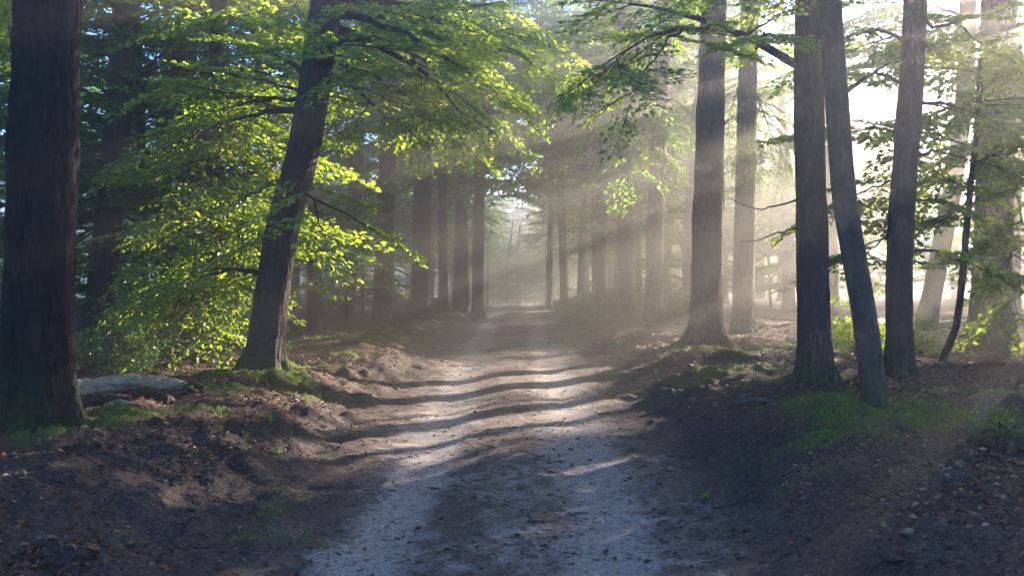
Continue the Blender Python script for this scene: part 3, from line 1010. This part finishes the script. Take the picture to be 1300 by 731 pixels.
protoG = proto_tree('beech_tree', L_SUN, G_SUN, 67, 11.8, 8.3, 16, 2.6, 'mid', .5, .16, M['leaf_far'])
first = {}


def place(src, x, y, rz, sc, label, group):
    loc = (x, y, float(gz(x, y, False)) - 0.02)
    if src.name not in first:
        first[src.name] = 1
        src.location = loc
        src.rotation_euler = (0, 0, rz)
        src.scale = (sc, sc, sc)
        src['label'] = label
        src['group'] = group
        return src
    return copy_tree(src, loc, rz, sc, label, group)


rr = random.Random(5)
# dark wood
for k, (x, y) in enumerate([(-7.5, 22), (-11.5, 20), (-9.5, 27), (-14, 26), (-6.2, 31), (-12.5, 33), (-18, 30), (-8.5, 38), (-15, 40), (-21, 38), (-5.5, 44), (-11, 47), (-19, 48), (-27, 44), (-10.0, 15.5), (-14.5, 17), (-19, 22), (-25, 30)]):
    place(protoA if k % 2 else protoB, x, y, rr.uniform(0, 6.28), rr.uniform(.85, 1.03), L_DARK, G_DARK)
for k, (x, y) in enumerate([(-6.6, 18.6), (-5.0, 20.5), (-8.6, 19), (-4.6, 27), (-7.4, 25), (-10.6, 23.5), (-9.2, 16.6), (-5.4, 35)]):
    place(protoE, x, y, rr.uniform(0, 6.28), rr.uniform(.7, 1.15), 'young leafy beech growing low under the dark wood', 'young beeches under the dark wood')
# over the far track
for k, (x, y) in enumerate([(-4.8, 52), (4.9, 50), (-5.2, 60), (5.4, 58), (-6.5, 70), (6, 68), (-4.8, 80), (8, 80), (4.6, 88), (-9, 92), (12, 62), (-12, 64), (14, 76), (0.4, 108), (-2.2, 118), (3.4, 122), (-4.4, 47), (4.6, 66), (-4.6, 74), (6.5, 43), (9.5, 50), (-3.2, 98), (-16, 76), (20, 70)]):
    place(protoC, x, y, rr.uniform(0, 6.28), rr.uniform(.85, 1.05), L_FAR, G_FAR)
for k, (x, y) in enumerate([(3.7, 33), (5.6, 31.5), (4.8, 39), (6.9, 37), (3.6, 45), (4.4, 56), (-4.4, 58), (-1.8, 112), (3.0, 114), (-4.6, 88)]):
    place(protoF, x, y, rr.uniform(0, 6.28), rr.uniform(.85, 1.05), L_FAR, G_FAR)
# sunny side
for k, (x, y) in enumerate([(9.0, 33), (13.5, 39), (12, 45), (19, 46), (30, 44), (27, 52), (16, 55), (30, 36), (22, 60), (34, 60), (26, 30), (22, 50), (27, 57), (18, 53), (31, 63), (24, 66), (13, 53), (20, 60), (29, 50),]):
    place(protoD, x, y, rr.uniform(0, 6.28), rr.uniform(.85, 1.05), L_SUN, G_SUN)
for k, (x, y) in enumerate([(7.8, 33), (9.2, 36), (13, 34), (16.5, 30.5), (6.0, 36), (9.5, 35), (11, 37.5), (14.5, 38), (19, 41), (23, 44), (9.5, 40), (21, 36), (0.2, 92), (1.8, 97), (-1.7, 99), (3.2, 90), (-3.4, 93), (-.8, 87), (.9, 101), (2.3, 94), (4.7, 96), (-4.9, 98), (.2, 105)]):
    place(protoE, x, y, rr.uniform(0, 6.28), rr.uniform(.6, 1.15) if y < 60 else 1.3, 'low hazy bush of leaves lit from behind beyond the sunny bank', 'low bushes beyond the sunny bank')
for k, (x, y) in enumerate([(2.9, 34.5), (5.2, 30), (6.3, 33.5), (4.3, 42), (3.3, 38.5), (8.2, 39.5)]):
    place(protoD, x, y, rr.uniform(0, 6.28), rr.uniform(.9, 1.03), L_SUN, G_SUN)
for k, (x, y) in enumerate([(15.6, 29.6), (12.0, 24.0), (19.5, 34)]):  # high crowns added to split the sunlight into beams, mostly out of view
    place(protoG, x, y, rr.uniform(0, 6.28), rr.uniform(.98, 1.03), L_SUN, G_SUN)
# shade trees outside the frame
for k, (x, y) in enumerate([(9.2, 12.5), (12.5, 17.0), (15.5, 22.5), (18.5, 27.0), (10.5, 9.0), (14, 12), (19, 18), (23, 25), (11.5, 15), (14, 20), (-8.5, 5.5), (-6.5, -2.5), (-3.0, -10), (4.5, -9), (7.5, -1.5), (-12, 9), (0.5, -17), (-10, -8), (11, -6)]):
    place(protoA, x, y, rr.uniform(0, 6.28), rr.uniform(.84, .98) if x > 8 and y > 5 else rr.uniform(.95, 1.04), L_EDGE, G_EDGE)

for k, (x, y) in enumerate([(2.5, 70), (-2.6, 66), (2.3, 78), (-2.4, 82), (2.9, 60)]):
    place(protoG, x, y, rr.uniform(0, 6.28), rr.uniform(.58, .66), L_FAR, G_FAR)

# far wood closing the depth, one mass nobody could count
rng = np.random.default_rng(99)
LV = Leaves()
BR = Geo()
for k in range(150):
    a = rng.uniform(-0.95, 1.15)
    d = rng.uniform(75, 150)
    x, y = math.sin(a) * d, math.cos(a) * d
    if (abs(x) < 7 and y < 112) or (x > 0 and 0.5 < a < 1.15 and rng.random() < .5):
        continue
    z0 = float(gz(x, y, False))
    H = rng.uniform(9, 11.8)
    tube(BR, np.array([[x, y, z0 - .3], [x, y, z0 + 5], [x, y, z0 + H]]), [.28, .2, .05], 7)
    for q in range(60):
        h = rng.uniform(.6, H)
        r_ = rng.uniform(.3, 3.2) * (1 - .5 * h / H)
        t = rng.uniform(0, 6.28)
        LV.spray('far', np.array([x + math.cos(t) * r_, y + math.sin(t) * r_, z0 + h]), np.array([math.cos(t), math.sin(t), rng.normal(0, .3)]), np.array([rng.normal(0, .3), rng.normal(0, .3), 1]), rng.uniform(1.0, 1.7), rng)
rt = root_at('far_forest', (0, 0, 0), 'far misty wood behind all the trees', None)
rt['kind'] = 'stuff'
link('crown', LV.geo(False).mesh('far_forest', M['leaf_far'], False), rt)
link('trunk', BR.mesh('far_trunk', M['far_bark']), rt)


# ------------------------------------------------------------------ shrubs
def shrub(name, label, pos, w, h, n, kind, scale, leafm, seed, group=None):
    rng = np.random.default_rng(seed)
    r = root_at(name, pos, label, 'shrub', group)
    LV, BR = Leaves(), Geo()
    for k in range(n):
        a = rng.uniform(0, 6.28)
        rr_ = w * math.sqrt(rng.uniform(0.02, 1))
        zz = h * rng.uniform(.25, 1) * (1 - .45 * (rr_ / w) ** 2)
        e = np.array([math.cos(a) * rr_, math.sin(a) * rr_, zz])
        s = e * np.array([.25, .25, 0]) + np.array([0, 0, -0.03])
        p = limb_path(rng, s, e, 5, .05, .05)
        tube(BR, p, np.linspace(.010, .003, 5), 4, cap=False)
        for t in (2, 3, 4):
            d = np.array([math.cos(a + rng.normal(0, .7)), math.sin(a + rng.normal(0, .7)), rng.normal(.1, .3)])
            LV.spray(kind, p[t], d, np.array([rng.normal(0, .35), rng.normal(0, .35), 1]), scale * rng.uniform(.7, 1.1), rng)
    link('stem', BR.mesh('stem', M['dark_wood']), r)
    link('foliage', LV.geo().mesh('foliage', leafm, False), r)
    return r


p = hit(130, 474)
shrub('shrub', 'dark glossy leaved shrub beside the pale fallen log', p, .55, .72, 46, 'shrub', 1.0, M['shrub_leaf'], 201)
p = hit(1092, 452)
shrub('shrub', 'bright yellow green leafy bush glowing between the slanting grey trunk and its neighbour', p, .5, .85, 22, 'shrub', 1.1, M['leaf'], 202)
p = hit(1172, 452)
shrub('shrub', 'small leafy bush at the foot of the bent dark trunk, before the pale path', p, .45, .7, 14, 'shrub', 1.1, M['leaf'], 203)
p = hit(760, 402)
shrub('shrub', 'low dim bush on the sunny bank where the track fades', p, 1.0, .9, 40, 'near', .7, M['leaf_far'], 204)
p = hit(850, 402)
shrub('shrub', 'low hazy bush behind the narrow pale trunk', p, 1.2, 1.1, 36, 'near', .8, M['leaf_far'], 205)


# ------------------------------------------------------------------ logs, stumps, branches
def log(name, label, p0, p1, r, mat, seed, cat='log', bend=.03, taper=.85, amp=.08, group=None, lift=.6, knob=None):
    rng = np.random.default_rng(seed)
    p0 = np.array(p0, float)
    p1 = np.array(p1, float)
    for p in (p0, p1):
        p[2] = float(gz(p[0], p[1])) + r * lift
    c = (p0 + p1) / 2
    mid = c + np.array([0, 0, bend])
    P, R, _ = catmull(np.array([p0, mid, p1]) - c, [r, r * (1 + taper) / 2, r * taper], 90)
    R[0] *= .8
    R[-1] *= .8

    def rf(Rr, th, pth):
        cx, sx = np.cos(th), np.sin(th)
        s = np.linspace(0, np.linalg.norm(p1 - p0), len(pth))[:, None]
        return Rr * (1 + amp * (noise3(cx * 1.6 + seed, sx * 1.6, s * 3.5, seed) + .5 * noise3(cx * 4, sx * 4, s * 11, seed + 1) + .25 * noise3(cx * 9, sx * 9, s * 16, seed + 2)))
    g = Geo()
    tube(g, P, R, 28, rf)
    if knob:
        t, kr, kh = knob
        b = (p0 + (p1 - p0) * t) - c
        Q, RR, _ = catmull(np.array([b, b + [0, -.02, kh * .6], b + [.03, -.04, kh]]), [kr, kr * .9, kr * .6], 10)
        tube(g, Q, RR, 14, rf)
    o = link(name, g.mesh(name, mat), None, c)
    return tag(o, label, cat, group)


a, b = hit(98, 502), hit(236, 497)
log('fallen_log', 'pale barkless fallen log lying in the sun', a, b, .088, M['dead_wood'], 5, bend=.06, taper=.62, amp=.42, lift=.6, knob=(.62, .03, .12))
log('broken_log', 'short dark log lying against the pale one', hit(163, 507), hit(206, 505), .055, M['dark_wood'], 6, lift=.8)
log('broken_log', 'long dark rotten log half sunk below the pale one', hit(100, 520), hit(166, 517), .05, M['dark_wood'], 7)
log('wood_chunk', 'flat weathered grey wood piece on the litter near the thick trunk', hit(136, 524), hit(168, 522), .032, M['grey_wood'], 8, cat='wood piece')
log('wood_chunk', 'small reddish brown wood lump beside the mossy lump', hit(207, 511), hit(219, 510), .05, M['dark_wood'], 9, cat='wood piece')
log('fallen_branch', 'long dark branch lying in the shade behind the log', hit(176, 448), hit(262, 443), .045, M['dark_wood'], 10, cat='branch', lift=1.5)
log('fallen_branch', 'grey broken branch with a raised stub lying at the verge', hit(935, 517), hit(985, 512), .030, M['grey_wood'], 11, cat='branch', knob=(.15, .03, .10), lift=1.0)
log('fallen_branch', 'thin dark stick lying across the mossy patch', hit(1046, 566), hit(1150, 558), .014, M['dark_wood'], 12, cat='branch', lift=1.0)
log('fallen_branch', 'dark branch lying before the massive flared trunk', hit(1225, 473), hit(1275, 468), .03, M['dark_wood'], 13, cat='branch', lift=1.2)
log('fallen_branch', 'dark crossing stick resting by the grey broken branch', hit(940, 521), hit(1000, 508), .014, M['dark_wood'], 14, cat='branch', lift=2.0)
# upright broken stick
p = hit(1246, 547)
g = Geo()
Q, RR, _ = catmull(np.array([[0, 0, -.05], [.01, 0, .10], [.05, .02, .19], [.09, .03, .26]]), [.016, .014, .014, .006], 16)
tube(g, Q, RR, 8)
Q, RR, _ = catmull(np.array([[.03, .01, .15], [-.02, .0, .20], [-.04, .0, .24]]), [.010, .007, .003], 8)
tube(g, Q, RR, 6)
tag(link('broken_stick', g.mesh('broken_stick', M['grey_wood']), None, p), 'pale broken stick poking up behind the mossy stump', 'stick')


def lump(name, label, px, py, w, h, top, seed, cat='stump'):
    """A rotten stump: a knobbly body with a moss cap as its part."""
    p = hit(px, py)
    rng = np.random.default_rng(seed)
    r = root_at(name, p, label, cat)
    for part, mat, s0, s1, off in (('stump_wood', M['dark_wood'], 0, 1, 0), ('moss_cap', M['moss_wood'], .72, 1.0, .010)):
        n, m_ = 26, 36
        th = np.linspace(0, 2 * np.pi, m_, endpoint=False)[None, :]
        t = np.linspace(s0, s1, n)[:, None]
        prof = np.cos(np.clip(t, 0, 1) ** 2.2 * np.pi / 2) ** .7
        nn = noise3(np.cos(th) * 1.7 + seed, np.sin(th) * 1.7, t * 2.5, seed)
        n2 = noise3(np.cos(th) * 5 + seed, np.sin(th) * 5, t * 7, seed + 2)
        R = w * prof * (1 + .30 * nn + .12 * n2) + off
        Z = h * (t ** .8) * (1 + .35 * noise3(np.cos(th) * 1.2 + seed, np.sin(th) * 1.2, t * 0 + 5, seed + 4) * t) - .04 + off + .02 * n2 * t
        v = np.stack([R * np.cos(th), R * np.sin(th) * .8, Z * np.ones_like(th)], -1).reshape(-1, 3)
        i = np.arange(n - 1)[:, None] * m_
        j = np.arange(m_)[None, :]
        g = Geo()
        g.add(v, np.stack([i + j, i + (j + 1) % m_, i + m_ + (j + 1) % m_, i + m_ + j], -1).reshape(-1, 4))
        link(part, g.mesh(part, mat), r)


lump('tree_stump', 'dark rotten stump rimmed with moss near the pale broken stick', 1266, 572, .20, .19, 0, 21)
lump('tree_stump', 'small bright mossy lump at the end of the pale log', 247, 503, .13, .15, 0, 22)
lump('tree_stump', 'low moss covered mound before the big scaly trunk', 932, 455, .40, .16, 0, 23)
lump('tree_stump', 'low dark mossy hump in the litter behind the log', 250, 462, .30, .13, 0, 24)

# ------------------------------------------------------------------ grass tufts
def blade_geo(g, rng, base, n, hgt, spread, w):
    for k in range(n):
        a = rng.uniform(0, 6.28)
        h = hgt * rng.uniform(.5, 1.1)
        o = np.array([math.cos(a), math.sin(a), 0])
        s = np.array([-o[1], o[0], 0]) * w
        b = base + o * rng.uniform(0, .03)
        le = rng.uniform(.15, .7) * spread
        c = [b, b + o * le * .35 + np.array([0, 0, h * .55]), b + o * le + np.array([0, 0, h * rng.uniform(.8, 1)])]
        v = [c[0] - s, c[0] + s, c[1] + s * .8, c[1] - s * .8, c[2]]
        g.add(v, [[0, 1, 2, 3]])
        g.add(v, [[3, 2, 4]])


TUFTS = [(343, 541, .17, 14, 'tallest bright grass tuft on the bank lip before the leaning beech'), (280, 552, .12, 12, 'spiky grass tuft on the bank below the mossy lump'), (312, 556, .11, 10, 'low grass tuft between the spiky tuft and the tallest tuft'),
         (353, 572, .09, 8, 'small grass tuft just down the bank from the tallest tuft'), (464, 512, .15, 10, 'grass tuft at the track edge where sun streaks cross the bank'), (486, 508, .11, 9, 'grass tuft next to the sunlit wheel rut'),
         (498, 490, .13, 8, 'thin grass tuft on the sunny track edge'), (512, 476, .13, 8, 'thin grass tuft highest up the sunny track edge'), (895, 638, .10, 14, 'lone grass tuft in the dark near side of the track verge'),
         (697, 440, .22, 12, 'grass tuft on the far sunny verge near the haze'), (786, 442, .2, 16, 'bright grass clump on the bank before the narrow pale trunk'), (833, 477, .14, 9, 'short grass tuft on the bank before the big scaly trunk'),
         (887, 477, .13, 14, 'leafy grass clump in the litter below the big scaly trunk'), (210, 541, .05, 8, 'tiny green sprout in the dark litter'), (312, 716, .04, 7, 'tiny grass sprig low on the shaded track edge')]
for k, (px, py, h, n, lab) in enumerate(TUFTS):
    rng = np.random.default_rng(300 + k)
    p = hit(px, py)
    p[2] = float(gz(p[0], p[1])) - .01
    g = Geo()
    blade_geo(g, rng, np.zeros(3), n, h, h * .8, .004 + .00025 * p[1])
    tag(link('grass_tuft', g.mesh('grass_tuft', M['grass'], False), None, p), lab, 'grass tuft', 'grass tufts along the track')

# ------------------------------------------------------------------ litter (nobody could count it)
rng = np.random.default_rng(77)


def scatter(n, ymin, ymax, pw=1.0):
    y = ymin + (ymax - ymin) * rng.uniform(0, 1, n) ** pw
    x = rng.uniform(-.62, .62, n) * y + rng.normal(0, .3, n)
    return x, y


def flat_leaves(x, y, size, tilt, lift, matn, name, label, wid=.6):
    n = len(x)
    z = gz(x, y) + lift
    az = rng.uniform(0, 2 * np.pi, n)
    D = np.stack([np.cos(az), np.sin(az), rng.normal(0, tilt, n)], -1)
    D /= np.linalg.norm(D, axis=1)[:, None]
    NN = np.stack([rng.normal(0, tilt, n), rng.normal(0, tilt, n), np.ones(n)], -1)
    NN /= np.linalg.norm(NN, axis=1)[:, None]
    L = size * rng.uniform(.6, 1.25, n)
    lv = Leaves()
    lv.a.append((np.stack([x, y, z], -1), D, NN, L, L * wid))
    o = link(name, lv.geo(False).mesh(name, M[matn], False))
    return tag(o, label, None, kind='stuff')


x, y = scatter(150000, 4.0, 34, 1.2)
ed = np.where(x - XC < 0, edge_l(y), edge_r(y))
au = np.abs(x - XC)
dens = np.where(au > ed + .25, np.clip(.55 + .75 * noise2(x * .6, y * .6, 51), .05, 1), .035) * (1 - .8 * moss_mask(x, y))
dens = dens * (0.6 + .4 * sstep(8, 11, y))
k = rng.uniform(0, 1, len(x)) < dens
flat_leaves(x[k], y[k], .055, .38, .012, 'litter', 'fallen_leaves', 'red brown fallen beech leaves littering both banks')
# twigs and needles on the track and the banks
x, y = scatter(16000, 4.0, 24, 1.4)
au = np.abs(x - XC)
k = rng.uniform(0, 1, len(x)) < np.where(np.abs(au - RUT) < .3, .25, .9) * np.clip(.35 + 1.3 * noise2(x * 1.8, y * 2.6, 61), .06, 1)
x, y = x[k], y[k]
n = len(x)
az = rng.normal(0.0, .75, n) + (rng.random(n) < .3) * rng.uniform(0, 3, n)
Lh = rng.uniform(.010, .038, n) * (1 + 2.5 * (rng.random(n) < .03))
w = rng.uniform(.0006, .0016, n) + Lh * .012
dx, dy = np.cos(az) * Lh, np.sin(az) * Lh
zz = [gz(x - dx, y - dy) + .010, gz(x + dx, y + dy) + .010]
sx, sy = -np.sin(az) * w, np.cos(az) * w
v = np.stack([np.stack([x - dx - sx, y - dy - sy, zz[0] - .004], -1), np.stack([x - dx + sx, y - dy + sy, zz[0] - .004], -1), np.stack([x - dx, y - dy, zz[0] + w * 2], -1),
              np.stack([x + dx - sx, y + dy - sy, zz[1] - .004], -1), np.stack([x + dx + sx, y + dy + sy, zz[1] - .004], -1), np.stack([x + dx, y + dy, zz[1] + w * 2], -1)], 1).reshape(-1, 3)
b = np.arange(n)[:, None] * 6
f = np.concatenate([b + np.array([[0, 3, 5, 2]]), b + np.array([[2, 5, 4, 1]])])
g = Geo()
g.add(v, f)
tag(link('twig_litter', g.mesh('twig_litter', M['twig'], False)), 'dark twigs and needles strewn over the track', None, kind='stuff')
# clods and crumbs
x, y = scatter(5200, 4.2, 22, 1.4)
au = np.abs(x - XC)
ed = np.where(x - XC < 0, edge_l(y), edge_r(y))
k = rng.uniform(0, 1, len(x)) < np.where(au > ed - .15, .8, .16)
x, y = x[k], y[k]
n = len(x)
oct_v = np.array([[1, 0, 0], [0, 1, 0], [-1, 0, 0], [0, -1, 0], [0, 0, 1], [0, 0, -1]], float)
oct_f = np.array([[0, 1, 4], [1, 2, 4], [2, 3, 4], [3, 0, 4], [1, 0, 5], [2, 1, 5], [3, 2, 5], [0, 3, 5]])
s = rng.uniform(.006, .020, n) * (1 + 1.4 * (rng.random(n) < .06))
v = oct_v[None] * s[:, None, None] * rng.uniform(.5, 1.3, (n, 6, 1)) * np.array([1.2, 1.2, .7])
v = v + np.stack([x, y, gz(x, y) + s * .3], -1)[:, None, :]
g = Geo()
g.add(v.reshape(-1, 3), (np.arange(n)[:, None, None] * 6 + oct_f[None]).reshape(-1, 3))
tag(link('soil_crumbs', g.mesh('soil_crumbs', M['twig'], True)), 'crumbs and clods of dark soil on the banks', None, kind='stuff')
# moss nap
x, y = scatter(160000, 6.0, 30, 1.1)
mk = moss_mask(x, y)
k = rng.uniform(0, 1, len(x)) < mk * .9
x, y = x[k], y[k]
n = len(x)
z = gz(x, y) + .05 * moss_mask(x, y) * (0.3 + 1.3 * np.abs(fbm2(x * 4, y * 4, 33, 3)))
az = rng.uniform(0, 6.28, n)
h = rng.uniform(.012, .035, n)
wv = .006 + .0004 * y
v = np.stack([np.stack([x - np.cos(az) * wv, y - np.sin(az) * wv, z - .006], -1), np.stack([x + np.cos(az) * wv, y + np.sin(az) * wv, z - .006], -1),
              np.stack([x + rng.normal(0, .012, n), y + rng.normal(0, .012, n), z + h], -1)], 1).reshape(-1, 3)
g = Geo()
g.add(v, np.arange(n)[:, None] * 3 + np.array([[0, 1, 2]]))
tag(link('moss', g.mesh('moss', M['moss'], False)), 'cushions of green moss on the banks', None, kind='stuff')

# ------------------------------------------------------------------ haze
g = Geo()
lo, hi = np.array([-140, -40, -7.5]), np.array([140, 250, 13.2])
v = np.array([[x, y, z] for x in (lo[0], hi[0]) for y in (lo[1], hi[1]) for z in (lo[2], hi[2])])
g.add(v, [[0, 1, 3, 2], [4, 6, 7, 5], [0, 4, 5, 1], [2, 3, 7, 6], [0, 2, 6, 4], [1, 5, 7, 3]])
m, nt, N, L = mat_new('haze')
out = node(N, 'ShaderNodeOutputMaterial')
pv = node(N, 'ShaderNodeVolumePrincipled')
pv.inputs['Color'].default_value = (0.95, 0.91, 0.84, 1)
pv.inputs['Density'].default_value = 0.0148
pv.inputs['Anisotropy'].default_value = 0.80
L.new(pv.outputs[0], out.inputs['Volume'])
try:
    m.cycles.homogeneous_volume = True
except Exception:
    pass
o = link('haze', g.mesh('haze', m, False))
tag(o, 'thin morning haze filling the wood', None, kind='stuff')

# ------------------------------------------------------------------ light
AZ, EL = math.radians(43), math.radians(15)
sd = Vector((math.sin(AZ) * math.cos(EL), math.cos(AZ) * math.cos(EL), math.sin(EL)))
sun = bpy.data.objects.new('sun', bpy.data.lights.new('sun', 'SUN'))
COL.objects.link(sun)
sun.rotation_euler = sd.to_track_quat('Z', 'Y').to_euler()
sun.location = (30, 30, 12)
sun.data.energy = 5.0
sun.data.angle = math.radians(0.5)
sun.data.color = (1.0, 0.85, 0.68)
w = bpy.data.worlds.new('World')
S.world = w
w.use_nodes = True
nt = w.node_tree
nt.nodes.clear()
wo = nt.nodes.new('ShaderNodeOutputWorld')
bg = nt.nodes.new('ShaderNodeBackground')
sk = nt.nodes.new('ShaderNodeTexSky')
sk.sky_type = 'NISHITA'
sk.sun_disc = False
sk.sun_elevation = EL
sk.sun_rotation = AZ
sk.air_density = 0.6
sk.dust_density = 0.0
sk.ozone_density = 6.0
bg.inputs['Strength'].default_value = 0.080
nt.links.new(sk.outputs[0], bg.inputs[0])
nt.links.new(bg.outputs[0], wo.inputs[0])

# ------------------------------------------------------------------ render
S.render.engine = 'CYCLES'
S.view_settings.view_transform = 'Standard'
S.view_settings.look = 'None'
S.view_settings.exposure = 3.65
S.view_settings.gamma = 1.0
c = S.cycles
c.use_denoising = True
try:
    c.denoiser = 'OPENIMAGEDENOISE'
    c.denoising_prefilter = 'ACCURATE'
    c.denoising_input_passes = 'RGB_ALBEDO_NORMAL'
except Exception:
    pass
c.max_bounces = 5
c.diffuse_bounces = 3
c.glossy_bounces = 1
c.transmission_bounces = 3
c.volume_bounces = 0
c.transparent_max_bounces = 6
c.sample_clamp_indirect = 4.0
c.caustics_reflective = False
c.caustics_refractive = False
